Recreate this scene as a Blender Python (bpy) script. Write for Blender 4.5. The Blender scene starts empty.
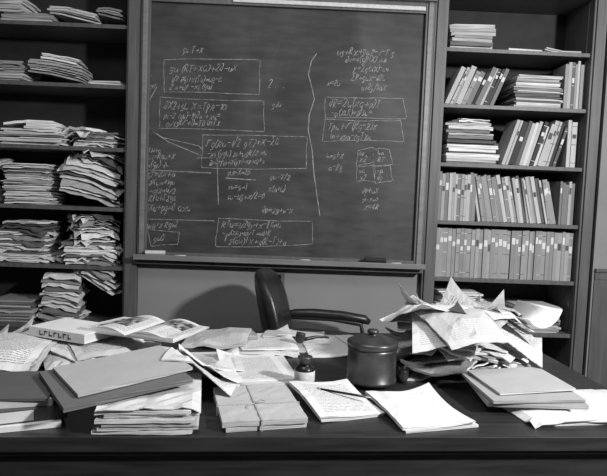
import bpy, math, random
from mathutils import Vector, Matrix
random.seed(7)
rad=math.radians
def T(x,y,z): return Matrix.Translation((x,y,z))
def RZ(a): return Matrix.Rotation(rad(a),4,'Z')
def RX(a): return Matrix.Rotation(rad(a),4,'X')
def RY(a): return Matrix.Rotation(rad(a),4,'Y')

# ------------------------------------------------------------------ materials
def newmat(name):
    m=bpy.data.materials.new(name); m.use_nodes=True
    nt=m.node_tree; b=nt.nodes["Principled BSDF"]
    return m,nt,b
def N(nt,t,**kw):
    n=nt.nodes.new(t)
    for k,v in kw.items(): setattr(n,k,v)
    return n
def math_n(nt,op,a,b=None,c=None):
    n=nt.nodes.new("ShaderNodeMath"); n.operation=op
    for i,x in enumerate((a,b,c)):
        if x is None: continue
        if isinstance(x,(int,float)): n.inputs[i].default_value=x
        else: nt.links.new(x,n.inputs[i])
    return n.outputs[0]
def noisy(name,lo,hi,scale=(1,1,1),nscale=5,rough=0.6,bump=0.0,detail=6,spec=0.3,metal=0,coat=0,bscale=None):
    m,nt,b=newmat(name)
    tc=N(nt,"ShaderNodeTexCoord"); mp=N(nt,"ShaderNodeMapping"); mp.inputs["Scale"].default_value=scale
    nt.links.new(tc.outputs["Object"],mp.inputs[0])
    no=N(nt,"ShaderNodeTexNoise"); no.inputs["Scale"].default_value=nscale; no.inputs["Detail"].default_value=detail
    nt.links.new(mp.outputs[0],no.inputs["Vector"])
    r=N(nt,"ShaderNodeValToRGB"); e=r.color_ramp.elements
    e[0].position=0.3; e[1].position=0.7; e[0].color=(lo,lo,lo,1); e[1].color=(hi,hi,hi,1)
    nt.links.new(no.outputs["Fac"],r.inputs[0]); nt.links.new(r.outputs[0],b.inputs["Base Color"])
    b.inputs["Roughness"].default_value=rough; b.inputs["Specular IOR Level"].default_value=spec
    b.inputs["Metallic"].default_value=metal; b.inputs["Coat Weight"].default_value=coat
    b.inputs["Coat Roughness"].default_value=0.25
    if bump:
        bn=N(nt,"ShaderNodeBump"); bn.inputs["Strength"].default_value=bump; bn.inputs["Distance"].default_value=0.002
        src=no
        if bscale:
            src=N(nt,"ShaderNodeTexNoise"); src.inputs["Scale"].default_value=bscale
            nt.links.new(tc.outputs["Object"],src.inputs["Vector"])
        nt.links.new(src.outputs["Fac"],bn.inputs["Height"]); nt.links.new(bn.outputs[0],b.inputs["Normal"])
    return m
M_WALL=noisy("wall_paint",0.22,0.25,nscale=3,rough=0.75,bump=0.15,bscale=120)
M_WALLR=noisy("wall_paint_side",0.20,0.24,nscale=3,rough=0.75)
M_CEIL=noisy("ceiling_paint",0.6,0.65,nscale=2,rough=0.9)
M_FLOOR=noisy("floor_wood",0.05,0.09,scale=(1,12,1),nscale=4,rough=0.4)
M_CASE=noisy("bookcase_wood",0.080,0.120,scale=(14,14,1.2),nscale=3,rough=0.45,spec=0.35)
M_CASEIN=noisy("bookcase_interior_baked_shade",0.020,0.032,scale=(3,3,3),nscale=3,rough=0.7)  # case wood with the shade inside the shelves darkened into its colour
M_DESK=noisy("desk_wood",0.014,0.038,scale=(1.5,18,18),nscale=3,rough=0.42,spec=0.35)
M_CHALK=noisy("chalk",0.13,0.42,nscale=45,rough=1,detail=2)
M_LEATHER=noisy("leather",0.012,0.022,nscale=30,rough=0.32,bump=0.4,bscale=250,spec=0.5)
M_TIN=noisy("jar_metal",0.05,0.10,nscale=25,rough=0.36,metal=0.6,spec=0.5)
M_BLACK=noisy("black_plastic",0.01,0.014,nscale=10,rough=0.3)
M_BRIAR=noisy("briar_wood",0.02,0.05,nscale=40,rough=0.3)
M_STRING=noisy("string",0.3,0.45,nscale=200,rough=0.9)
M_PLATE=noisy("plate",0.10,0.13,nscale=5,rough=0.4)
M_LEDGE=noisy("ledge_wood",0.15,0.21,scale=(1.2,14,14),nscale=3,rough=0.35,spec=0.4)
M_LABEL=noisy("label_paper",0.5,0.65,nscale=60,rough=0.8)
M_STEEL=noisy("steel",0.25,0.35,nscale=20,rough=0.3,metal=0.9)
def board_mat():
    m,nt,b=newmat("slate_board")
    tc=N(nt,"ShaderNodeTexCoord")
    mp=N(nt,"ShaderNodeMapping"); mp.inputs["Scale"].default_value=(1,1,0.6); mp.inputs["Rotation"].default_value=(0,rad(25),0)
    nt.links.new(tc.outputs["Object"],mp.inputs[0])
    n1=N(nt,"ShaderNodeTexNoise"); n1.inputs["Scale"].default_value=2.2; n1.inputs["Detail"].default_value=8; n1.inputs["Distortion"].default_value=1.2
    mp2=N(nt,"ShaderNodeMapping"); mp2.inputs["Scale"].default_value=(2,1,9); mp2.inputs["Rotation"].default_value=(0,rad(-30),0)
    nt.links.new(tc.outputs["Object"],mp2.inputs[0])
    n2=N(nt,"ShaderNodeTexNoise"); n2.inputs["Scale"].default_value=3; n2.inputs["Detail"].default_value=6
    nt.links.new(mp.outputs[0],n1.inputs["Vector"]); nt.links.new(mp2.outputs[0],n2.inputs["Vector"])
    s=math_n(nt,'ADD',math_n(nt,'MULTIPLY',n1.outputs["Fac"],0.6),math_n(nt,'MULTIPLY',n2.outputs["Fac"],0.4))
    r=N(nt,"ShaderNodeValToRGB"); e=r.color_ramp.elements
    e[0].position=0.35;e[1].position=0.68;e[0].color=(0.026,)*3+(1,);e[1].color=(0.075,)*3+(1,)
    nt.links.new(s,r.inputs[0]); nt.links.new(r.outputs[0],b.inputs["Base Color"])
    b.inputs["Roughness"].default_value=0.55; b.inputs["Specular IOR Level"].default_value=0.3
    return m
M_BOARD=board_mat()
def paper_mat():
    m,nt,b=newmat("paper")
    at=N(nt,"ShaderNodeAttribute"); at.attribute_name="shade"
    sp=N(nt,"ShaderNodeSeparateColor"); nt.links.new(at.outputs["Color"],sp.inputs[0])
    uv=N(nt,"ShaderNodeUVMap"); uv.uv_map="UVMap"
    sx=N(nt,"ShaderNodeSeparateXYZ"); nt.links.new(uv.outputs[0],sx.inputs[0])
    mp=N(nt,"ShaderNodeMapping"); mp.inputs["Scale"].default_value=(420,110,1); nt.links.new(uv.outputs[0],mp.inputs[0])
    no=N(nt,"ShaderNodeTexNoise"); no.inputs["Scale"].default_value=1.0; no.inputs["Detail"].default_value=2; nt.links.new(mp.outputs[0],no.inputs["Vector"])
    letters=math_n(nt,'GREATER_THAN',no.outputs["Fac"],0.47)
    fr=math_n(nt,'FRACT',math_n(nt,'MULTIPLY',sx.outputs[1],115))
    band=math_n(nt,'MULTIPLY',math_n(nt,'GREATER_THAN',fr,0.3),math_n(nt,'LESS_THAN',fr,0.75))
    ink=math_n(nt,'MULTIPLY',math_n(nt,'MULTIPLY',letters,band),sp.outputs[1])
    tc=N(nt,"ShaderNodeTexCoord"); mp2=N(nt,"ShaderNodeMapping"); mp2.inputs["Scale"].default_value=(6,6,520); nt.links.new(tc.outputs["Object"],mp2.inputs[0])
    n2=N(nt,"ShaderNodeTexNoise"); n2.inputs["Scale"].default_value=1; n2.inputs["Detail"].default_value=1; nt.links.new(mp2.outputs[0],n2.inputs["Vector"])
    ge=N(nt,"ShaderNodeNewGeometry"); sn=N(nt,"ShaderNodeSeparateXYZ"); nt.links.new(ge.outputs["True Normal"],sn.inputs[0])
    side=math_n(nt,'LESS_THAN',math_n(nt,'ABSOLUTE',sn.outputs[2]),0.3)
    e1=math_n(nt,'SUBTRACT',n2.outputs["Fac"],0.5); e2=math_n(nt,'MULTIPLY',math_n(nt,'MULTIPLY',e1,2.6),math_n(nt,'MULTIPLY',side,sp.outputs[2]))
    n3=N(nt,"ShaderNodeTexNoise"); n3.inputs["Scale"].default_value=14; n3.inputs["Detail"].default_value=3; nt.links.new(tc.outputs["Object"],n3.inputs["Vector"])
    e3=math_n(nt,'MULTIPLY',math_n(nt,'SUBTRACT',n3.outputs["Fac"],0.5),0.22)
    f=math_n(nt,'ADD',math_n(nt,'ADD',1.0,e2),e3)
    f=math_n(nt,'MULTIPLY',f,math_n(nt,'SUBTRACT',1.0,math_n(nt,'MULTIPLY',ink,0.7)))
    c=math_n(nt,'MULTIPLY',sp.outputs[0],f)
    cb=N(nt,"ShaderNodeCombineColor")
    for i in range(3): nt.links.new(c,cb.inputs[i])
    nt.links.new(cb.outputs[0],b.inputs["Base Color"])
    # faint wrinkles in the sheets
    n4=N(nt,"ShaderNodeTexNoise"); n4.inputs["Scale"].default_value=22; n4.inputs["Detail"].default_value=3; nt.links.new(tc.outputs["Object"],n4.inputs["Vector"])
    bn=N(nt,"ShaderNodeBump"); bn.inputs["Strength"].default_value=0.35; bn.inputs["Distance"].default_value=0.006
    nt.links.new(n4.outputs["Fac"],bn.inputs["Height"]); nt.links.new(bn.outputs[0],b.inputs["Normal"])
    b.inputs["Roughness"].default_value=0.8; b.inputs["Specular IOR Level"].default_value=0.12
    return m
M_PAPER=paper_mat()

# ------------------------------------------------------------------ mesh builder
class MB:
    def __init__(s): s.v=[];s.f=[];s.m=[];s.c=[];s.u=[];s.sm=[];s.mats=[]
    def mi(s,mat):
        if mat not in s.mats: s.mats.append(mat)
        return s.mats.index(mat)
    def add(s,vs,fs,mat,col=(0.5,0,0),M=None,smooth=False,cols=None,uvs=None):
        o=len(s.v); k=s.mi(mat)
        for p in vs:
            p=Vector(p); s.v.append(M@p if M is not None else p)
        for i,f in enumerate(fs):
            s.f.append([o+j for j in f]); s.m.append(k); s.c.append(cols[i] if cols else col); s.sm.append(smooth)
            s.u.append([uvs[j] for j in f] if uvs else [(0,0)]*len(f))
    def box(s,x0,y0,z0,x1,y1,z1,mat,col=(0.5,0,0),M=None):
        vs=[(x0,y0,z0),(x1,y0,z0),(x1,y1,z0),(x0,y1,z0),(x0,y0,z1),(x1,y0,z1),(x1,y1,z1),(x0,y1,z1)]
        s.add(vs,[(0,3,2,1),(4,5,6,7),(0,1,5,4),(1,2,6,5),(2,3,7,6),(3,0,4,7)],mat,col,M)
    def lathe(s,prof,mat,M=None,seg=40,col=(0.5,0,0)):
        vs=[];fs=[];n=len(prof)
        for r,z in prof:
            for i in range(seg):
                a=2*math.pi*i/seg; vs.append((r*math.cos(a),r*math.sin(a),z))
        for j in range(n-1):
            for i in range(seg):
                k=(i+1)%seg; fs.append((j*seg+i,j*seg+k,(j+1)*seg+k,(j+1)*seg+i))
        fs.append(tuple(range(seg))[::-1]); fs.append(tuple((n-1)*seg+i for i in range(seg)))
        s.add(vs,fs,mat,col,M,smooth=True)
    def tube(s,pts,rs,mat,M=None,seg=10):
        if not isinstance(rs,(list,tuple)): rs=[rs]*len(pts)
        pts=[Vector(p) for p in pts]; vs=[];fs=[]
        for i,p in enumerate(pts):
            t=(pts[min(i+1,len(pts)-1)]-pts[max(i-1,0)]).normalized()
            a=Vector((0,0,1)) if abs(t.z)<0.9 else Vector((1,0,0))
            n1=t.cross(a).normalized(); n2=t.cross(n1)
            for k in range(seg):
                th=2*math.pi*k/seg; vs.append(p+(n1*math.cos(th)+n2*math.sin(th))*rs[i])
        for i in range(len(pts)-1):
            for k in range(seg):
                q=(k+1)%seg; fs.append((i*seg+k,i*seg+q,(i+1)*seg+q,(i+1)*seg+k))
        fs.append(tuple(range(seg))[::-1]); fs.append(tuple((len(pts)-1)*seg+k for k in range(seg)))
        s.add(vs,fs,mat,M=M,smooth=True)
    def pillow(s,w,d,h,mat,M=None,e=0.35,bend=None,nu=32,nv=16):
        sg=lambda c,p: math.copysign(abs(c)**p,c)
        vs=[];fs=[]
        for j in range(nv+1):
            ph=-math.pi/2+math.pi*j/nv
            for i in range(nu):
                th=2*math.pi*i/nu
                p=Vector((w/2*sg(math.cos(ph),0.6)*sg(math.cos(th),e),d/2*sg(math.cos(ph),0.6)*sg(math.sin(th),e),h/2*sg(math.sin(ph),0.8)))
                if bend: p=bend(p)
                vs.append(p)
        for j in range(nv):
            for i in range(nu):
                k=(i+1)%nu; fs.append((j*nu+i,j*nu+k,(j+1)*nu+k,(j+1)*nu+i))
        s.add(vs,fs,mat,M=M,smooth=True)
    def build(s,name,M=None,bevel=0,parent=None):
        me=bpy.data.meshes.new(name); me.from_pydata([tuple(p) for p in s.v],[],s.f)
        for m in s.mats: me.materials.append(m)
        ca=me.color_attributes.new("shade",'FLOAT_COLOR','CORNER'); uvl=me.uv_layers.new(name="UVMap")
        for i,p in enumerate(me.polygons):
            p.material_index=s.m[i]; p.use_smooth=s.sm[i]
            for j,l in enumerate(p.loop_indices):
                c=s.c[i]; ca.data[l].color=(c[0],c[1],c[2],1); uvl.data[l].uv=s.u[i][j]
        me.update()
        o=bpy.data.objects.new(name,me); bpy.context.collection.objects.link(o)
        if M is not None: o.matrix_world=M
        if parent: o.parent=parent
        if bevel:
            b=o.modifiers.new("bevel",'BEVEL'); b.width=bevel; b.segments=2; b.limit_method='ANGLE'
        return o
    def recenter(s):
        xs=[p.x for p in s.v];ys=[p.y for p in s.v];zs=[p.z for p in s.v]
        c=Vector(((min(xs)+max(xs))/2,(min(ys)+max(ys))/2,min(zs)))
        for i in range(len(s.v)): s.v[i]=s.v[i]-c
        return Matrix.Translation(c)

# ------------------------------------------------------------------ paper draping on a height field
class Field:
    def __init__(s,x0,y0,x1,y1,z=0.0,cell=0.012):
        s.x0,s.y0,s.c=x0,y0,cell; s.nx=int((x1-x0)/cell)+1; s.ny=int((y1-y0)/cell)+1
        s.h=[[z]*s.nx for _ in range(s.ny)]; s.z=z
    def at(s,x,y,r=1):
        i=int((x-s.x0)/s.c); j=int((y-s.y0)/s.c); m=-9
        for b in range(max(0,j-r),min(s.ny,j+r+1)):
            for a in range(max(0,i-r),min(s.nx,i+r+1)):
                if s.h[b][a]>m: m=s.h[b][a]
        return m if m>-9 else s.z
    def put(s,x,y,z):
        i=int((x-s.x0)/s.c); j=int((y-s.y0)/s.c)
        if 0<=i<s.nx and 0<=j<s.ny and s.h[j][i]<z: s.h[j][i]=z
def drop(mb,F,x,y,rot,w,l,th=0.002,flex=14,sag=0.0006,shade=0.7,write=0.0,tilt=None,step=0.022,curl=0.0,crumple=0.0,gap=0.0006,edge=1.0):
    """lay a paper slab on what is already there and let it drape; flex = how steeply it can sag"""
    nx=max(3,int(w/step)); ny=max(3,int(l/step)); ca,sa=math.cos(rad(rot)),math.sin(rad(rot))
    P=[];B=[]
    for j in range(ny+1):
        for i in range(nx+1):
            lx=-w/2+w*i/nx; ly=-l/2+l*j/ny
            px=x+lx*ca-ly*sa; py=y+lx*sa+ly*ca
            P.append((px,py,lx,ly)); B.append(F.at(px,py))
    n1=nx+1; dx_,dy_=w/nx,l/ny
    if tilt is not None:
        z0=max(B[k]-(tilt[0]*P[k][2]+tilt[1]*P[k][3]) for k in range(len(P)))
        Z=[z0+tilt[0]*p[2]+tilt[1]*p[3] for p in P]
    else:
        sl=.10+.009*flex; Z=B[:]; dd=math.hypot(dx_,dy_)
        nb=[(-1,0,dx_),(1,0,dx_),(0,-1,dy_),(0,1,dy_),(-1,-1,dd),(1,1,dd),(1,-1,dd),(-1,1,dd)]
        for sweep in range(max(nx,ny)):
            ch=False
            for j in range(ny+1):
                for i in range(n1):
                    k=j*n1+i; z=Z[k]
                    for a,b,dl in nb:
                        if 0<=i+a<=nx and 0<=j+b<=ny:
                            q=Z[k+a+b*n1]-sl*dl
                            if q>z+1e-6: z=q; ch=True
                    Z[k]=z
            if not ch: break
        for it in range(3):
            Z2=Z[:]
            for j in range(1,ny):
                for i in range(1,nx):
                    k=j*n1+i; Z2[k]=max(B[k],(Z[k-1]+Z[k+1]+Z[k-n1]+Z[k+n1])/4)
            Z=Z2
    ZB=Z[:]
    if curl or crumple:
        cx=random.choice((-1,1)); cy=random.choice((-1,1)); ph=random.random()*9
        for k,p in enumerate(P):
            if curl:
                q=max(0,(cx*p[2]/w+cy*p[3]/l)-0.35); Z[k]+=curl*q*q*2.3
            if crumple: Z[k]+=crumple*(0.5+0.5*math.sin(p[2]*70+ph+2*math.sin(p[3]*40))*math.cos(p[3]*55+ph*2+math.sin(p[2]*60)))*random.uniform(0.3,1)
    vs=[];uv=[];ou=random.random()*5;ov=random.random()*5
    for k,p in enumerate(P): vs.append((p[0],p[1],Z[k]+gap+th)); uv.append((p[2]+ou,p[3]+ov))
    for k,p in enumerate(P): vs.append((p[0],p[1],Z[k]+gap)); uv.append((p[2]+ou,p[3]+ov))
    o=len(P); fs=[];cols=[]
    for j in range(ny):
        for i in range(nx):
            k=j*n1+i; fs.append((k,k+1,k+1+n1,k+n1))
            inner=0<i<nx-1 and 0<j<ny-1
            cols.append((shade,write if inner else 0,edge))
            fs.append((o+k,o+k+n1,o+k+1+n1,o+k+1)); cols.append((shade,0,edge))
    for i in range(nx):
        fs.append((i,o+i,o+i+1,i+1)); k=ny*n1+i; fs.append((k,k+1,o+k+1,o+k)); cols+= [(shade,0,edge)]*2
    for j in range(ny):
        k=j*n1; fs.append((k,k+n1,o+k+n1,o+k)); k=j*n1+nx; fs.append((k,o+k,o+k+n1,k+n1)); cols+=[(shade,0,edge)]*2
    mb.add(vs,fs,M_PAPER,cols=cols,uvs=uv,smooth=False)
    sx=int(w/F.c*1.6)+1; sy=int(l/F.c*1.6)+1
    for b in range(sy+1):
        for a in range(sx+1):
            i=min(int(round(a/sx*nx)),nx); j=min(int(round(b/sy*ny)),ny); k=j*n1+i
            lx=-w/2+w*a/sx; ly=-l/2+l*b/sy
            F.put(x+lx*ca-ly*sa,y+lx*sa+ly*ca,ZB[k]+gap+th+crumple*.4)
    return max(ZB)+gap+th
def stack(mb,F,x,y,rot,w,l,h,jr=4,jx=0.01,tmin=0.003,tmax=0.014,shades=None,top=None,crumple=0,flex=10,write=0.0,step=0.03):
    hh=0
    while hh<h:
        t=random.uniform(tmin,tmax); hh+=t
        last=hh>=h
        ww=w*random.uniform(0.88,1.02); ll=l*random.uniform(0.9,1.02)
        drop(mb,F,x+random.uniform(-jx,jx),y+random.uniform(-jx,jx),rot+random.uniform(-jr,jr),ww,ll,t,flex=flex,
             shade=(top if (last and top) else random.choice(shades or [0.7,0.75,0.62,0.5,0.78,0.35])),crumple=crumple,write=write if last else 0,step=step)
# ------------------------------------------------------------------ books
def book(mb,M,t,h,d,shade,label=None,page=0.6,band=None):
    c=min(0.003,t*0.15); s=(shade,0,0)
    mb.box(0,0,0,c,d,h,M_PAPER,s,M); mb.box(t-c,0,0,t,d,h,M_PAPER,s,M)
    mb.box(c,0,0,t-c,c,h,M_PAPER,s,M)
    mb.box(c,c,0.003,t-c,d-0.004,h-0.003,M_PAPER,(page,0,0),M)
    if label: mb.box(t*0.12,-0.0006,h*label[0],t*0.88,0.0002,h*label[1],M_PAPER,(label[2],0,0),M)
    if band:
        for bz in band: mb.box(0.0005,-0.0006,h*bz,t-0.0005,0.0002,h*bz+0.003,M_PAPER,(0.6 if shade<0.3 else 0.08,0,0),M)
def row(mb,x0,x1,z,y,lean=0,trange=(0.012,0.035),hrange=(0.2,0.27),shades=(0.1,0.2,0.35,0.5),d=0.19,labels=0.5,jit=1.0):
    x=x0
    while True:
        t=random.uniform(*trange); a=lean+random.uniform(-jit,jit)*(0.3 if lean else 0)
        adv=t/math.cos(rad(a))+0.001
        h=random.uniform(*hrange)
        extra=h*math.sin(rad(abs(a))) if lean>0 else 0
        if x+adv+extra>x1: break
        s=random.choice(shades)
        lab=None;bd=None
        if random.random()<labels:
            lo=random.uniform(0.55,0.75); lab=(lo,lo+random.uniform(0.08,0.15),0.65 if s<0.35 else 0.1)
            if random.random()<0.4: bd=(0.1,0.5,0.9)
        yy=y+random.uniform(0,0.015)
        if a>=0: M=T(x+adv,yy,z)@RY(a)@T(-t,0,0)
        else: M=T(x,yy,z)@RY(a)
        book(mb,M,t,h,d*random.uniform(0.9,1.0),s,lab,band=bd)
        x+=adv
    return x
def flatbook(mb,F,x,y,rot,t,h,d,shade,label=None,page=0.6,letters=False):
    ca,sa=math.cos(rad(rot)),math.sin(rad(rot)); z=-9
    n=12
    for a in range(n+1):
        for b in range(n+1):
            lx=-h/2+h*a/n; ly=-d/2+d*b/n; z=max(z,F.at(x+lx*ca-ly*sa,y+lx*sa+ly*ca))
    z+=0.0006
    M=T(x,y,z)@RZ(rot)@T(-h/2,-d/2,t)@RY(90)
    book(mb,M,t,h,d,shade,label,page)
    if letters:
        for q in range(7):
            zz=h*(.2+.085*q)
            mb.box(t*.25,-.0009,zz,t*.75,-.0005,zz+.0035,M_PAPER,(.04,0,0),M)
            mb.box(t*(.25 if q%2 else .62),-.0009,zz,t*(.38 if q%2 else .75),-.0005,zz+.013,M_PAPER,(.04,0,0),M)
    for a in range(40):
        for b in range(40):
            lx=-h/2+h*a/39; ly=-d/2+d*b/39; F.put(x+lx*ca-ly*sa,y+lx*sa+ly*ca,z+t)
    return z+t

# ------------------------------------------------------------------ camera
FPX=600.0
camd=bpy.data.cameras.new("camera"); cam=bpy.data.objects.new("camera",camd); bpy.context.collection.objects.link(cam)
camd.lens=FPX/607*36; camd.clip_start=0.05
cam.matrix_world=T(0,-3.43,1.36)@RZ(-1.5)@RX(86.0)@RZ(2.2)
bpy.context.scene.camera=cam

# ------------------------------------------------------------------ room
def single(name,x0,y0,z0,x1,y1,z1,mat,bevel=0):
    mb=MB(); mb.box(x0,y0,z0,x1,y1,z1,mat); M=mb.recenter(); return mb.build(name,M,bevel)
single("floor",-2.9,-5.6,-0.05,3.3,0.5,0,M_FLOOR)
single("ceiling",-2.9,-5.6,3.1,3.3,0.5,3.15,M_CEIL)
single("wall_back",-2.9,0.36,0,3.3,0.46,3.1,M_WALL)
single("wall_center",-0.855,0.03,0,0.779,0.36,3.1,M_WALL)
single("wall_corner",1.78,0.0,0,3.2,0.36,3.1,M_WALLR)
single("wall_left",-2.9,-5.6,0,-2.8,0.36,3.1,M_WALL)
single("wall_right",3.2,-5.6,0,3.3,0.36,3.1,M_WALL)
single("wall_front",-2.9,-5.7,0,3.3,-5.6,3.1,M_WALL)
mb=MB(); mb.box(1.79,-0.022,0.985,3.2,0,1.005,M_CASE); mb.box(1.79,-0.012,0.94,3.2,0,0.985,M_CASE); mb.build("trim_chair_rail",bevel=0.003)
single("trim_wainscot",1.79,-0.008,0.16,3.2,0,0.94,M_CASE)
single("baseboard_back",1.79,-0.02,0,3.2,0,0.16,M_CASE,0.003)
single("baseboard_center",-0.85,0.01,0,0.76,0.03,0.16,M_CASE,0.003)

def bookcase(x0,x1,levels,name):
    mb=MB()
    yf,yb=-0.01,0.355
    post=0.075
    mb.box(x0-post,yf,0,x0,yb,3.09,M_CASE); mb.box(x1,yf,0,x1+post,yb,3.09,M_CASE)
    for xa in (x0-post,x1):
        mb.box(xa+0.012,yf-0.012,0,xa+post-0.022,yf,3.09,M_CASE)
    mb.box(x0,yb-0.012,0,x1,yb,3.09,M_CASEIN)  # back panel, shelf shade painted into its colour
    for z in levels: mb.box(x0+0.0005,0.005,z-0.022,x1-0.0005,yb-0.012,z,M_CASE)
    mb.box(x0,yf,0,x1,yf+0.02,0.12,M_CASE); mb.box(x0,yf,2.92,x1,yf+0.03,3.09,M_CASE)
    for xa in (x0,x1-0.003):
        mb.box(xa,0.05,0.12,xa+0.003,0.065,2.9,M_STEEL)
    M=mb.recenter(); return mb.build(name,M,0.002)
LL=[0.24,0.57,0.916,1.252,1.59,1.94,2.27,2.6]
RL=[0.30,0.61,0.921,1.251,1.583,1.916,2.23,2.56]
bookcase(-1.95,-0.932,LL,"built_in_bookcase")
bookcase(0.855,1.68,RL,"built_in_bookcase")

# ------------------------------------------------------------------ chalkboard
mb=MB()
bx0,bx1,bz0,bz1=-0.80,0.725,1.01,2.40
mb.box(bx0,0.0,bz0,bx1,0.029,bz1,M_BOARD)
fw=0.052
mb.box(bx0-fw,-0.022,bz0-0.02,bx0,0.029,bz1+0.06,M_CASE); mb.box(bx1,-0.022,bz0-0.02,bx1+fw,0.029,bz1+0.06,M_CASE)
mb.box(bx0-fw+0.012,-0.032,bz0-0.02,bx0-0.014,-0.022,bz1+0.06,M_LEDGE); mb.box(bx1+0.014,-0.032,bz0-0.02,bx1+fw-0.012,-0.022,bz1+0.06,M_LEDGE)
mb.box(bx0,-0.022,bz1,bx1,0.029,bz1+0.06,M_CASE)
mb.box(bx0-fw,-0.06,bz1+0.06,bx1+fw,0.029,bz1+0.085,M_LEDGE)
mb.box(bx0-fw,-0.045,bz1+0.085,bx1+fw,0.029,bz1+0.13,M_CASE)
mb.box(bx0+0.45,-0.034,bz1+0.012,bx1-0.005,-0.022,bz1+0.034,M_LABEL)
mb.box(bx0-fw,-0.095,0.978,bx1+fw,0.029,0.993,M_LEDGE)
mb.box(bx0-fw,-0.105,0.974,bx1+fw,-0.093,1.003,M_LEDGE)
mb.box(bx0-fw,-0.05,0.945,bx1+fw,0.029,0.978,M_CASE)
mb.box(bx0-fw,-0.02,0.993,bx1+fw,0.029,1.012,M_CASE)
M=mb.recenter(); mb.build("chalkboard",M,0.002)
mb=MB(); mb.box(-0.06,-0.02,0,0.06,0.02,0.018,M_BLACK); mb.box(-0.06,-0.018,0.018,0.06,0.018,0.032,M_CASEIN)
mb.build("chalkboard_eraser",T(0.50,-0.06,0.9935),0.002)
mb=MB(); mb.box(-0.055,-0.02,0,0.055,0.02,0.014,M_LEDGE); mb.box(-0.055,-0.018,0.014,0.055,0.018,0.03,M_LABEL)
mb.build("chalkboard_eraser",T(-0.74,-0.06,0.9935)@RZ(10),0.002)
for x,r in ((-0.6,8),(0.1,-12),(0.62,20)):
    mb=MB(); mb.tube([(-0.03,0,0.005),(0.03,0,0.005)],0.005,M_LABEL); mb.build("chalk_stick",T(x,-0.06,0.9935)@RZ(r))

G={
'=':[[(0,.35),(.7,.37)],[(0,.6),(.7,.62)]],'+':[[(0,.5),(.7,.5)],[(.35,.15),(.35,.85)]],'-':[[(0,.5),(.6,.52)]],
'x':[[(0,0),(.6,.8)],[(0,.8),(.2,.6),(.6,0)]],'/':[[(0,-.1),(.5,1.1)]],'(':[[(.3,1.1),(.05,.7),(.05,.3),(.3,-.1)]],')':[[(0,1.1),(.25,.7),(.25,.3),(0,-.1)]],
'2':[[(0,.8),(.25,1),(.5,.8),(.3,.4),(0,0),(.55,.02)]],'4':[[(.4,0),(.4,1),(0,.3),(.6,.3)]],'0':[[(.3,1),(0,.6),(.1,.1),(.4,.05),(.55,.5),(.3,1)]],
'g':[[(.5,.6),(.2,.7),(0,.4),(.2,.1),(.5,.3),(.5,.6),(.45,-.2),(.1,-.35)]],'u':[[(0,.7),(.05,.1),(.3,.05),(.5,.3),(.5,.7),(.55,0)]],
'a':[[(.5,.6),(.2,.7),(0,.35),(.2,0),(.5,.25),(.5,.65),(.6,0)]],'R':[[(0,0),(.05,1),(.45,.85),(.35,.5),(.05,.45),(.55,0)]],
'T':[[(0,1),(.7,1)],[(.35,1),(.3,0)]],'d':[[(.1,.9),(.4,1),(.5,.5),(.3,0),(0,.2),(.15,.5),(.5,.45)]],
'E':[[(.6,1),(0,1),(.35,.5),(0,0),(.6,0)]],'v':[[(0,.4),(.1,.2),(.25,1.1),(.9,1.1)]],'y':[[(0,.7),(.2,.2)],[(.5,.75),(.2,.1),(0,-.3)]],
'p':[[(0,.7),(.05,-.3)],[(0,.6),(.3,.7),(.45,.4),(.2,.05),(0,.15)]],'.':[[(0,0),(.08,.04)]],'i':[[(.05,.6),(.1,0),(.2,.05)],[(.1,.85),(.13,.9)]],'~':[[(0,.4),(.2,.6),(.4,.4),(.6,.6)]],
'n':[[(0,.65),(.05,0),(.1,.5),(.3,.65),(.4,.4),(.45,0)]],'l':[[(0,0),(.2,.6),(.15,1.1),(.02,.8),(.15,0),(.3,.1)]],'1':[[(0,.8),(.15,1),(.15,0)]],'3':[[(0,.9),(.35,1),(.2,.55),(.45,.3),(.2,0),(0,.1)]]}
chalk=MB()
US=0.00572
def cb(u,v):  # board drawing units (5.7 mm) -> metres on the board
    return ((u-288)*US+(v-238)*0.0002, 1.36+(196-v+0.0384*(u-303.5))*0.00565)
def ribbon(pts,w=0.0036):
    P=[]
    for a,b in zip(pts[:-1],pts[1:]):
        n=2
        for k in range(n): P.append((a[0]+(b[0]-a[0])*k/n,a[1]+(b[1]-a[1])*k/n))
    P.append(pts[-1])
    vs=[];fs=[]
    for i,p in enumerate(P):
        q0=P[max(i-1,0)];q1=P[min(i+1,len(P)-1)]
        dx,dz=q1[0]-q0[0],q1[1]-q0[1]; L=math.hypot(dx,dz) or 1; ww=w*random.uniform(0.28,0.58)
        vs.append((p[0]-dz/L*ww,-0.0006,p[1]+dx/L*ww)); vs.append((p[0]+dz/L*ww,-0.0006,p[1]-dx/L*ww))
    for i in range(len(P)-1): fs.append((2*i,2*i+1,2*i+3,2*i+2))
    chalk.add(vs,fs,M_CHALK)
def write(u,v,s,h=7,slope=0):
    cu=u; h=h*.98
    sl=slope+random.uniform(-.04,.03)
    for ch in s:
        if ch==' ': cu+=h*0.35; continue
        if ch in G:
            hh=h*random.uniform(0.7,1.2); ww=h*random.uniform(.6,.85)
            mx=0; dy=random.uniform(-.8,.8)
            for st_ in G[ch]:
                pts=[]
                for (a,b) in st_:
                    mx=max(mx,a)
                    pts.append(cb(cu+a*ww+b*h*0.3+random.uniform(-.32,.32), v+dy-b*hh+sl*(cu-u)+random.uniform(-.32,.32)))
                ribbon(pts,.0036)
            cu+=(mx+0.2)*ww
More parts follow.
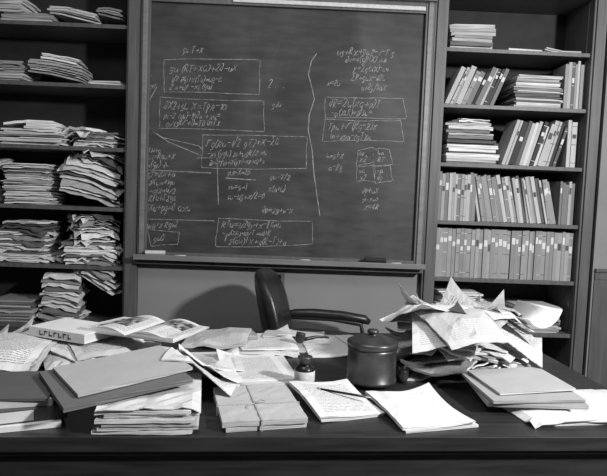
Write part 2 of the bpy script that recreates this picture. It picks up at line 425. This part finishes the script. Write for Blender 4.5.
def boxline(u0,v0,u1,v1,w=0.003):
    j=lambda: random.uniform(-2.2,2.2)
    def seg(a,b):
        n=6; bow=random.uniform(-1.2,1.2); ribbon([cb(a[0]+(b[0]-a[0])*k/n+random.uniform(-.4,.4),a[1]+(b[1]-a[1])*k/n+bow*math.sin(math.pi*k/n)+random.uniform(-.4,.4)) for k in range(n+1)],w)
    c=[(u0+j(),v0+j()),(u1+j(),v0+j()),(u1+j(),v1+j()),(u0+j(),v1+j())]
    for k in range(4): 
        a=c[k];b=c[(k+1)%4]; seg((a[0]+j()*.5,a[1]+j()*.5),b)
def curve(pts,w=0.0042): ribbon([cb(*p) for p in pts],w)
write(172,74,"gu (RT+xa)+2d-ux",8); write(174,83,"1/2 dgi+x(Tu)=uR-a",6); write(172,91,"2 a+uy -xi (gu)",6); boxline(168,62,259,95)
write(149,78,"4u",6); write(151,90,"xyE",5)
write(166,110,"dx2+gu x=TpR-1a",8); write(166,119,"pi-2 (gu)-lnda +xu=",6); write(168,127,"a/(3xv+1)=E0 unTx",6); boxline(162,100,265,130)
write(268,89,"2 . 8 .",9); write(272,108,"g+u",6)
curve([(160,88),(153,100),(150,118),(152,130),(165,138),(200,146),(204,150)]); curve([(152,130),(170,142),(203,156)])
write(206,148,"vg(Ru-1/2 gT)+x-Ea",8); write(208,157,"-xi (ygu) la+ugR/2 =u",6); write(210,165,"dpu+yai+2(gT)-xR u0+a",5); boxline(202,138,306,168)
write(150,153,"xiu+g",5); write(150,160,"ui=Rau+x",6); write(149,168,"x(gp)-lu",6); write(149,177,"gT=2(x+a",6); write(150,185,"dxu=4lgu",6); write(150,193,"-aix+u/2",6); write(150,201,"RTu+EEga",6)
curve([(198,158),(218,158),(219,205)]); curve([(150,170),(212,173)]); curve([(226,178),(256,180)],0.006)
write(228,190,"xu=g+1.",6); write(228,175,"guR-x=2pi",5); write(228,200,"ai-ug+x/2=0",6); write(270,180,"gu-T/2",6); write(268,192,"x(a+u)",6)
write(147,211,"Exu+pg=0 axu",7); curve([(145,219),(215,221)])
write(222,228,"RTu=1/2gy+x-lanu",7); write(222,236,"-xd(2ia)+ug/T =u0+R",5); write(224,244,"vE(au)+x+g(R-T)+a",7); boxline(218,221,313,247); boxline(150,231,178,245); write(154,242,"gu0",7)
write(262,213,"dp=2g+u-x",6); write(148,228,"uia+x Rgu2",6)
curve([(316,55),(311,62),(308,75),(312,90),(314,100),(309,115),(308,130),(312,150),(314,175),(317,195),(320,216)],0.005)
write(336,56,"ug+Rx+pa2-vT g",7); write(344,64,"du=4(gR+x) iua",6); write(352,72,"y+2ga(x)-un",6); write(350,81,"ER+gux-d2u",6); write(360,91,"u+2g/3ax",6)
write(328,107,"dR=2u(xg+p)T",8); write(330,116,"-gi(xuR)+2/3u=",6); boxline(324,98,404,119); write(327,130,"Tpu+v(Rg-2)x",8); write(330,139,"ui+xpa-(gT)au",6); boxline(323,120,402,142)
for (a,b) in ((356,148),(374,148),(356,166),(374,166)):
    write(a+3,b+14,random.choice(["RT","gu","x2","dp"]),6); write(a+3,b+7,"ua",5); boxline(a,b,a+17,b+16)
write(326,158,"u=g+x",6); write(328,170,"a-Rg",6); write(362,194,"dp+ux",6); write(362,202,"gi-y=a",5); write(364,210,"x=4R",6)
write(185,55,"gu T+x",6); write(326,86,"x=2u",6)
chalk.build("chalk_writing")

mb=MB(); mb.box(-0.035,-0.006,-0.055,0.035,0,0.055,M_PLATE)
for dz in (-0.022,0.022):
    mb.box(-0.014,-0.009,dz-0.014,0.014,-0.006,dz+0.014,M_BLACK)
mb.build("wall_outlet",T(-0.045,0.03,0.865),0.0015)

# ------------------------------------------------------------------ shelves
SH=[0.7,0.74,0.6,0.45,0.3,0.66,0.78,.15]
def shelf_papers(name,z,items):
    mb=MB(); F=Field(-2.0,0.0,1.75,0.345,z)
    for it in items: it(mb,F)
    M=mb.recenter(); return mb.build(name,M)
def st(x,w,l,h,rot=0,**k):
    return lambda mb,F: stack(mb,F,x,0.02+l/2+0.01,rot,w,l,h,**k)
shelf_papers("paper_stack",LL[6],[st(-1.5,.30,.24,.05,2,shades=[.15,.3,.4]),st(-1.62,.2,.22,.07,0,shades=[.5,.6]),st(-1.25,.27,.25,.035,2,shades=[.4,.3,.5,.2]),st(-1.04,.15,.25,.03,-3,shades=[.2,.45])])
shelf_papers("paper_stack",LL[5],[st(-1.62,.2,.25,.10,1,shades=[.3,.5,.12,.4]),st(-1.35,.30,.24,.045,1,shades=[.35,.5,.2,.6]),st(-1.33,.2,.22,.02,8,shades=[.6,.7]),st(-1.05,.19,.24,.02,-4,shades=[.55,.65])])
shelf_papers("paper_stack",LL[4],[st(-1.48,.36,.26,.075,1,shades=SH,jx=.015,jr=7),st(-1.42,.2,.2,.03,10,shades=[.6,.15]),st(-1.50,.30,.2,.012,4,shades=[.75]),st(-1.08,.20,.25,.06,-6,shades=SH,jx=.015,jr=12,flex=30,crumple=.006),])
shelf_papers("paper_stack",LL[3],[st(-1.50,.26,.27,.17,0,shades=SH,tmin=.003,tmax=.009,jr=7,crumple=.003),st(-1.78,.22,.26,.12,0,shades=SH),st(-1.16,.33,.25,.055,7,shades=SH,jx=.02,jr=14,crumple=.008,flex=50),st(-1.13,.24,.22,.05,15,shades=[.72,.8,.65,.3,.1],jr=28,jx=.03,crumple=.014,flex=80,tmax=.006),st(-1.2,.18,.18,.012,-25,shades=[.75],crumple=.018,flex=80)])
shelf_papers("paper_stack",LL[2],[st(-1.55,.34,.26,.12,0,shades=SH,jr=10,crumple=.008,jx=.02,flex=50),st(-1.16,.32,.25,.08,4,shades=SH,jx=.02,jr=12,crumple=.010,flex=55),st(-1.14,.24,.22,.06,20,shades=[.75,.8,.65,.3,.1],jr=28,jx=.03,crumple=.016,flex=85,tmax=.006),st(-1.5,.25,.22,.03,-12,shades=[.7,.1],crumple=.012,flex=70)])
shelf_papers("paper_stack",LL[1],[st(-1.58,.26,.26,.11,0,shades=[.15,.3,.5]),st(-1.32,.22,.25,.12,3,shades=SH,jr=14,crumple=.01,flex=50),st(-1.09,.22,.25,.09,-5,shades=SH,jr=12,crumple=.01,flex=50)])
def rowobj(name,fn):
    mb=MB(); fn(mb); M=mb.recenter(); return mb.build(name,M)
DK=(.05,.08,.12,.2,.3,.45)
shelf_papers("paper_stack",RL[6],[st(1.01,.24,.25,.075,1,shades=[.3,.4,.15,.5],tmin=.015,tmax=.03,jr=2),st(1.02,.26,.24,.05,-2,shades=[.45,.35],tmin=.015,tmax=.025,jr=2),st(1.32,.2,.25,.015,6,shades=[.6,.3]),st(1.54,.22,.25,.008,-2,shades=[.5])])
rowobj("row_of_books",lambda mb:(row(mb,0.87,1.24,RL[5],0.035,lean=22,trange=(.012,.03),hrange=(.2,.235),shades=DK,jit=6),row(mb,1.56,1.672,RL[5],0.035,trange=(.012,.022),hrange=(.25,.28),shades=(.3,.4,.15,.5))))
shelf_papers("magazine_stack",RL[5],[st(1.405,.28,.25,.17,1,shades=[.35,.5,.2,.6,.12],tmin=.006,tmax=.016,jr=3,jx=.008)])
shelf_papers("paper_stack",RL[4],[st(1.04,.31,.26,.13,1,shades=[.5,.6,.2,.7,.1],tmin=.006,tmax=.018,jr=2),st(1.03,.28,.25,.07,-3,shades=[.2,.4,.6],tmin=.01,tmax=.02,crumple=.004),st(1.03,.2,.2,.012,14,shades=[.65],crumple=.01)])
rowobj("row_of_books",lambda mb:(row(mb,1.22,1.62,RL[4],0.035,lean=16,trange=(.01,.03),hrange=(.23,.275),shades=(.06,.12,.3,.45,.6),jit=6),row(mb,1.60,1.67,RL[4],0.035,trange=(.015,.03),hrange=(.26,.28),shades=(.3,.5))))
rowobj("row_of_journals",lambda mb:(row(mb,0.865,1.10,RL[3],0.03,trange=(.012,.022),hrange=(.265,.285),shades=(.25,.35,.45,.2),labels=.7),row(mb,1.105,1.57,RL[3],0.03,lean=-12,trange=(.01,.024),hrange=(.25,.28),shades=(.12,.25,.38,.5,.3),labels=.5,jit=5),row(mb,1.575,1.67,RL[3],0.03,trange=(.012,.02),hrange=(.23,.26),shades=(.2,.4))))
rowobj("row_of_bound_volumes",lambda mb: row(mb,0.86,1.676,RL[2],0.025,trange=(.016,.026),hrange=(.280,.288),shades=(.27,.31,.35,.30,.25),labels=1.0,jit=.0))
shelf_papers("paper_stack",RL[1],[st(1.06,.34,.27,.14,1,shades=[.6,.7,.5,.4],jr=4,tmin=.004,tmax=.012),st(1.02,.25,.25,.05,8,shades=[.7,.65],jr=8,crumple=.004),st(1.46,.34,.27,.10,-2,shades=[.6,.5,.15,.3],jr=5),st(1.5,.26,.25,.02,10,shades=[.7])])
shelf_papers("paper_stack",RL[0],[st(1.02,.25,.27,.2,1,shades=[.3,.15,.4],jr=4),st(1.4,.3,.27,.15,-2,shades=[.3,.2,.15],jr=5)])

# ------------------------------------------------------------------ desk
DM=T(-0.083,-1.981,0.76)@RZ(4.0)
DX0,DX1,DY1=-1.12,1.20,1.16
mb=MB(); x0,x1,y1=DX0,DX1,DY1
mb.box(x0,0,-0.038,x1,y1,-0.0,M_DESK)
mb.box(x0+0.012,0.012,-0.052,x1-0.012,y1-0.012,-0.038,M_DESK)
mb.box(x0+0.03,0.035,-0.13,x1-0.03,0.055,-0.052,M_DESK)
for a,b in ((x0+0.03,x0+0.09),(x1-0.09,x1-0.03),(-0.42,-0.36),(0.42,0.48)):
    mb.box(a,0.03,-0.76,b,0.06,-0.13,M_DESK)
mb.box(x0+0.09,0.048,-0.70,x1-0.09,0.055,-0.13,M_DESK)
mb.box(x0+0.03,0.035,-0.76,x1-0.03,0.055,-0.68,M_DESK)
for a,b in ((x0+0.03,x0+0.55),(x1-0.55,x1-0.03)):
    mb.box(a,0.055,-0.76,b,y1-0.06,-0.052,M_DESK)
    for k in range(3):
        zz=-0.10-0.2*k; mb.box(a+0.02,y1-0.06,zz-0.18,b-0.02,y1-0.045,zz,M_DESK)
        mb.tube([((a+b)/2-0.05,y1-0.03,zz-0.09),((a+b)/2+0.05,y1-0.03,zz-0.09)],0.006,M_STEEL)
mb.build("desk",DM,0.004)

F=Field(DX0,-0.06,DX1,DY1,0.0)
def dobj(name,fn):
    mb=MB(); fn(mb); M=mb.recenter(); return mb.build(name,DM@M)
U=random.uniform
def heap(mb,n,xr,yr,tr=(0.004,0.014),rr=(-35,35),shades=None,wr=0.5,fx=(35,70),sz=((.2,.24),(.26,.32)),cr=0.0,curl=(0,0,.03,.06)):
    for i in range(n):
        drop(mb,F,U(*xr),U(*yr),U(*rr),U(*sz[0]),U(*sz[1]),U(*tr),flex=int(U(*fx)),shade=random.choice(shades or [.68,.72,.62,.7,.5,.55,.33]),
             write=(0.9 if random.random()<wr else 0),curl=random.choice(curl),crumple=cr*U(0,1))
# ---- things resting directly on the desk top, middle and front
dobj("manuscript_pages",lambda mb:(drop(mb,F,.03,.56,7,.25,.32,.006,flex=20,shade=.6),drop(mb,F,.02,.57,10,.215,.30,.003,flex=20,shade=.72,write=.9,curl=.03)))
dobj("loose_paper",lambda mb:(drop(mb,F,.30,.93,-5,.22,.28,.01,flex=20,shade=.5),drop(mb,F,.33,.88,4,.215,.28,.003,flex=20,shade=.68,write=.6,curl=.03),drop(mb,F,.50,.90,12,.215,.28,.006,flex=20,shade=.6,write=.4)))
dobj("manuscript_pages",lambda mb:(drop(mb,F,.07,.89,2,.24,.32,.010,flex=20,shade=.6),drop(mb,F,.075,.90,5,.215,.29,.005,flex=20,shade=.74,write=.9,curl=.03),))
dobj("paper_pile",lambda mb:(drop(mb,F,-.09,1.00,15,.22,.2,.02,flex=20,shade=.3),drop(mb,F,-.12,.92,-8,.25,.18,.012,flex=30,shade=.5,write=.6),drop(mb,F,.2,1.04,-8,.25,.18,.008,flex=20,shade=.5)))
def tied(mb):
    x,y,r=.028,.175,8; w,l=.22,.275
    zb=F.at(x,y-.1)
    drop(mb,F,x,y,r+2,w-.01,l-.01,.012,flex=4,shade=.5)
    zt=drop(mb,F,x,y,r,w,l,.014,flex=4,shade=.46,crumple=.003,edge=.4)+.0015
    M=T(x,y,0)@RZ(r); t=.0022
    zb+=.001
    for (a0,b0,a1,b1) in ((-w/2-t,-.02-t,w/2+t,-.02+t),(-.01-t,-l/2-t,-.01+t,l/2+t)):
        mb.box(a0,b0,zt-.001,a1,b1,zt+.002,M_STRING,M=M)
        if a1-a0>b1-b0:
            mb.box(a0-.002,b0,zb,a0+.001,b1,zt+.002,M_STRING,M=M); mb.box(a1-.001,b0,zb,a1+.002,b1,zt+.002,M_STRING,M=M)
        else:
            mb.box(a0,b0-.002,zb,a1,b0+.001,zt+.002,M_STRING,M=M); mb.box(a0,b1-.001,zb,a1,b1+.002,zt+.002,M_STRING,M=M)
    mb.tube([(-.01,-.02,zt+.003),(.006,-.005,zt+.008),(.02,-.012,zt+.004),(.006,-.022,zt+.006),(-.01,-.02,zt+.003)],.0016,M_STRING,M)
    mb.tube([(-.01,-.02,zt+.003),(-.03,-.035,zt+.005),(-.035,-.055,zt+.003)],.0014,M_STRING,M)
dobj("string_tied_bundle",tied)
dobj("notebook",lambda mb:(drop(mb,F,.25,.235,17,.19,.25,.006,flex=6,shade=.6),drop(mb,F,.252,.232,16,.195,.245,.004,flex=8,shade=.7,write=.8,curl=.02)))
mb=MB(); zc=F.at(.26,.26)
mb.tube([(-.08,0,.004),(.06,0,.004)],.0036,M_BLACK,seg=6); mb.tube([(.06,0,.004),(.078,0,.004)],[.0036,.0006],M_LABEL,seg=6); mb.tube([(-.09,0,.004),(-.08,0,.004)],.0037,M_STEEL,seg=8)
mb.build("pencil",DM@T(.285,.235,zc+.001)@RZ(-28))
dobj("stack_of_letters",lambda mb:(drop(mb,F,.485,.175,12,.215,.27,.006,flex=6,shade=.6),drop(mb,F,.483,.17,9,.21,.26,.003,flex=8,shade=.72,curl=.01),drop(mb,F,.48,.173,11,.21,.26,.001,flex=8,shade=.74,write=.35,curl=.03)))
# ---- tobacco jar
mb=MB()
mb.lathe([(.070,0),(.076,.001),(.0775,.005),(.0775,.010),(.0745,.013),(.0745,.098),(.0755,.099),(.0755,.102),(.0735,.104),(.0735,.106),(.0775,.107),(.0780,.120),(.0765,.124),(.068,.128),(.064,.1285),(.062,.129),(.045,.137),(.022,.141),(.013,.1415),(.011,.146),(.017,.149),(.0185,.154),(.014,.159),(.0,.160)],M_TIN,seg=56)
mb.build("tobacco_jar",DM@T(.398,.42,F.at(.398,.42,6)+.0005)@RZ(60)@Matrix.Scale(1.05,4))
mb=MB()
mb.lathe([(.024,0),(.028,.002),(.030,.008),(.030,.045),(.028,.052),(.019,.058),(.0175,.060),(.0175,.063)],M_BLACK,seg=40)
mb.lathe([(.0303,.012),(.0306,.013),(.0306,.042),(.0303,.043)],M_LABEL,seg=40)
mb.lathe([(.020,.063),(.0225,.064),(.0225,.082),(.021,.085),(.012,.0855)],M_TIN,seg=40)
mb.build("ink_bottle",DM@T(.180,.40,F.at(.180,.40,2)+.0005)@Matrix.Scale(1.06,4))
def pipe(name,x,y,r):
    mb=MB()
    mb.lathe([(.010,.0),(.017,.006),(.0195,.018),(.0185,.036),(.0175,.040),(.012,.040),(.011,.030),(.0,.028)],M_BRIAR,seg=24,M=RY(12))
    mb.tube([(.010,0,.012),(.035,0,.014),(.06,0,.018),(.075,0,.020),(.11,0,.017),(.125,0,.014)],[.009,.0075,.0065,.0055,.0045,.0035],M_BLACK)
    mb.build(name,DM@T(x,y,max(F.at(x+.04*q*math.cos(rad(r)),y+.04*q*math.sin(rad(r)),2) for q in range(4))+.003)@RZ(r))
pipe("smoking_pipe",.20,.84,15)
pipe("smoking_pipe",.505,.44,50)
# ---- left heap
def bundleB(mb):
    for i in range(6):
        drop(mb,F,-0.25+U(-.006,.006),0.15+U(-.008,.008),3+U(-4,4),.235+U(-.01,.01),.29,.0085,flex=8,shade=random.choice([.68,.72,.6,.5]),crumple=.004)
    drop(mb,F,-.25,.15,4,.25,.30,.002,flex=120,shade=.6,crumple=.009)
dobj("wrapped_paper_bundle",bundleB)
def lbooks(mb):
    flatbook(mb,F,-.62,.12,16,.014,.27,.20,.75)
    flatbook(mb,F,-.61,.13,20,.034,.26,.19,.10,label=(.12,.7,.62))
    flatbook(mb,F,-.63,.14,12,.018,.25,.18,.6)
dobj("stack_of_books",lbooks)
dobj("paper_pile",lambda mb:(heap(mb,12,(-.98,-.78),(.3,.95),tr=(.002,.007)),heap(mb,13,(-.58,-.38),(.50,.76),tr=(.002,.007)),heap(mb,5,(-.56,-.42),(.46,.54),tr=(.003,.008),rr=(20,60),shades=[.72,.66,.55],curl=(0,)),heap(mb,5,(-.9,-.45),(.5,.85),tr=(.001,.003))))
dobj("stiff_folder",lambda mb:drop(mb,F,-.63,.15,5,.25,.20,.006,tilt=(0,.05),shade=.10))
dobj("document_folder",lambda mb:drop(mb,F,-.355,.17,30,.33,.26,.012,tilt=(.07,.07),shade=.14))
dobj("document_folder",lambda mb:drop(mb,F,-.34,.195,33,.31,.21,.008,tilt=(.07,.07),shade=.40))
dobj("loose_paper",lambda mb:heap(mb,7,(-.9,-.60),(.38,.58),tr=(.0008,.002),shades=[.7,.74,.62],curl=(0,.05)))
dobj("white_book",lambda mb:flatbook(mb,F,-.57,.56,-28,.030,.23,.16,.74,letters=True))
def magazine(mb):
    x,y,rot=-.335,.54,-24
    M0=T(x,y,0)@RZ(rot)
    z=max(F.at((M0@Vector((a*.04,b*.045,0))).x,(M0@Vector((a*.04,b*.045,0))).y) for a in range(-3,5) for b in range(-2,3))-.004
    M=T(x,y,z)@RZ(rot)
    for s in (-1,1):
        vs=[];fs=[];cols=[];uv=[];n=14;m=12;w=.17;l=.235
        for j in range(m+1):
            for i in range(n+1):
                q=i/n; zz=.004+.018*math.sin(min(q*1.25,1)*math.pi)*(1-q*.3)+.010*q*(1-j/m)
                vs.append((s*w*q,-l/2+l*j/m,zz)); uv.append((s*w*q+3,l*j/m))
        for j in range(m):
            for i in range(n):
                k=j*(n+1)+i; f=(k,k+1,k+n+2,k+n+1); fs.append(f if s>0 else f[::-1])
                photo=(s<0 and 2<j<10 and 2<i<12) or (s>0 and 5<j<11 and 1<i<11)
                txt=(0<j<m-1 and 0<i<n-1 and i not in (6,7))
                cols.append((random.choice([.05,.1,.2,.35]) if photo else .66, 0 if photo else (.9 if txt else 0),0))
        mb.add(vs,fs,M_PAPER,cols=cols,uvs=uv,M=M)
        mb.box(min(0,s*w),-l/2,0,max(0,s*w),l/2,.004,M_PAPER,(.6,0,1),M)
        e=[vs[j*(n+1)+n] for j in range(m+1)]; ev=e+[(p[0],p[1],.002) for p in e]
        mb.add(ev,[(j,j+1,m+2+j,m+1+j) for j in range(m)],M_PAPER,(.6,0,1),M)
        e=vs[:n+1]; ev=e+[(p[0],p[1],.002) for p in e]
        mb.add(ev,[(i,i+1,n+2+i,n+1+i) for i in range(n)],M_PAPER,(.6,0,1),M)
dobj("open_magazine",magazine)
dobj("loose_paper",lambda mb:(drop(mb,F,-.13,.33,-8,.2,.22,.004,flex=80,shade=.66,write=.8),drop(mb,F,-.13,.46,14,.2,.22,.003,flex=80,shade=.72,curl=.03),drop(mb,F,-.13,.64,6,.215,.28,.004,flex=80,shade=.66,write=.7)))
# ---- right side: front sheets and folders, then the heap behind them
dobj("loose_paper",lambda mb:(drop(mb,F,.95,.20,4,.34,.24,.010,flex=30,shade=.6,write=.3),drop(mb,F,.99,.18,-5,.31,.22,.004,flex=40,shade=.72,curl=.03),drop(mb,F,.90,.175,7,.29,.215,.003,flex=40,shade=.68),drop(mb,F,1.04,.25,6,.28,.215,.006,flex=40,shade=.6)))
dobj("document_folder",lambda mb:(drop(mb,F,.83,.26,-4,.29,.24,.012,tilt=(0,.05),shade=.3),drop(mb,F,.82,.25,3,.28,.22,.008,tilt=(0,.05),shade=.35),drop(mb,F,.83,.28,8,.25,.19,.006,tilt=(.02,.06),shade=.40)))
RS=[.66,.5,.3,.58,.7,.4,.62]
dobj("paper_pile",lambda mb:(heap(mb,11,(.62,.92),(.50,.8),tr=(.004,.010),wr=.3,shades=RS,rr=(-50,50),fx=(25,50)),
    heap(mb,12,(.60,.84),(.52,.74),tr=(.003,.008),wr=.3,shades=RS,rr=(-60,60),fx=(25,55),sz=((.17,.22),(.22,.29))),heap(mb,8,(.60,.76),(.57,.7),tr=(.002,.006),wr=.3,cr=.008,shades=RS,rr=(-60,60),fx=(25,50),sz=((.15,.21),(.2,.27)),curl=(0,.06,.1)),
    heap(mb,9,(.68,.93),(.46,.65),tr=(.001,.004),wr=.4,shades=RS,rr=(-70,70),fx=(35,70),sz=((.14,.2),(.2,.26)),curl=(0,.05,.1))))
dobj("loose_paper",lambda mb:(drop(mb,F,.63,.44,-14,.19,.25,.003,flex=50,shade=.68,write=.5,curl=.04),drop(mb,F,.68,.41,12,.20,.24,.004,flex=50,shade=.5,write=.3),drop(mb,F,.60,.56,20,.19,.25,.002,flex=60,shade=.7,curl=.06)))
def curled(mb,R,w,l,a0,a1,shade):
    n=20;vs=[];uv=[];fs=[]
    for i in range(n+1):
        a=rad(a0+(a1-a0)*i/n)
        for s in (0,1):
            vs.append((R*math.sin(a),l*s,R*(1-math.cos(a)))); uv.append((R*a,l*s))
    for i in range(n): fs.append((2*i,2*i+2,2*i+3,2*i+1))
    mb.add(vs,fs,M_PAPER,(shade,0,0),uvs=uv,smooth=True)
for (x,y,r,R,l,a0,a1,s) in ((.97,.42,20,.085,.2,-50,70,.72),):
    mb=MB(); curled(mb,R,.2,l,a0,a1,s)
    o=mb.build("curled_paper",DM@T(x,y,F.at(x,y,3)+.002)@RZ(r)); sm=o.modifiers.new("th",'SOLIDIFY'); sm.thickness=.0006

# ------------------------------------------------------------------ chair
E=bpy.data.objects.new("office_armchair",None); bpy.context.collection.objects.link(E); E.matrix_world=T(.13,-.42,0)@RZ(-6)
def part(name,fn,bevel=0):
    mb=MB(); fn(mb); o=mb.build(name,None,bevel); o.parent=E; return o
part("seat",lambda mb:(mb.pillow(.48,.50,.09,M_LEATHER,T(.05,0,.45)),mb.box(-.17,-.22,.385,.27,.22,.415,M_DESK)),.004)
def bk(p): return Vector((p.x+ (p.y/.25)**2*.07 , p.y, p.z))
part("backrest",lambda mb:mb.pillow(.075,.48,.50,M_LEATHER,T(-.215,0,.735)@RY(-13),e=.45,bend=bk))
def arms(mb):
    for s in (-1,1):
        y=s*.25
        mb.tube([(-.17,y,.70),(-.10,y,.715),(.0,y,.72),(.16,y,.715),(.28,y,.70),(.31,y,.685)],[.018,.024,.026,.026,.025,.014],M_LEATHER,seg=14)
        mb.tube([(-.19,y,.69),(-.1,y,.695),(.1,y,.695),(.26,y,.675),(.275,y,.62),(.22,y*.98,.52),(.17,y*.94,.42)],.015,M_DESK,seg=10)
        mb.tube([(-.20,y*.97,.72),(-.17,y*.96,.58),(-.13,y*.94,.42)],.014,M_DESK,seg=10)
part("arms",arms)
def base(mb):
    mb.lathe([(.03,.10),(.035,.12),(.022,.16),(.022,.36),(.07,.385)],M_STEEL,seg=20)
    for k in range(4):
        a=rad(45+90*k); c,s=math.cos(a),math.sin(a)
        mb.tube([(0,0,.13),(.15*c,.15*s,.115),(.27*c,.27*s,.07)],[.028,.022,.016],M_DESK)
        mb.tube([(.27*c,.27*s-.012,.028),(.27*c,.27*s+.012,.028)],.028,M_BLACK,seg=16); mb.tube([(.27*c,.27*s,.07),(.27*c,.27*s,.03)],.008,M_STEEL)
part("base",base)

# ------------------------------------------------------------------ lights
def area(name,loc,target,size,power):
    l=bpy.data.lights.new(name,'AREA'); l.energy=power; l.shape='DISK'; l.size=size
    o=bpy.data.objects.new(name,l); bpy.context.collection.objects.link(o)
    d=Vector(target)-Vector(loc); o.matrix_world=Matrix.Translation(loc)@d.to_track_quat('-Z','Y').to_matrix().to_4x4()
area("photo_lamp",(2.3,-3.3,2.4),(-.1,-.4,1.2),.25,142)
area("ceiling_lamp",(-.3,-2.3,3.0),(-.2,-1.3,.8),.8,22)
w=bpy.data.worlds.new("world"); bpy.context.scene.world=w; w.use_nodes=True
w.node_tree.nodes["Background"].inputs[0].default_value=(.5,.5,.5,1); w.node_tree.nodes["Background"].inputs[1].default_value=.1
vs=bpy.context.scene.view_settings; vs.view_transform='Standard'; vs.look='None'
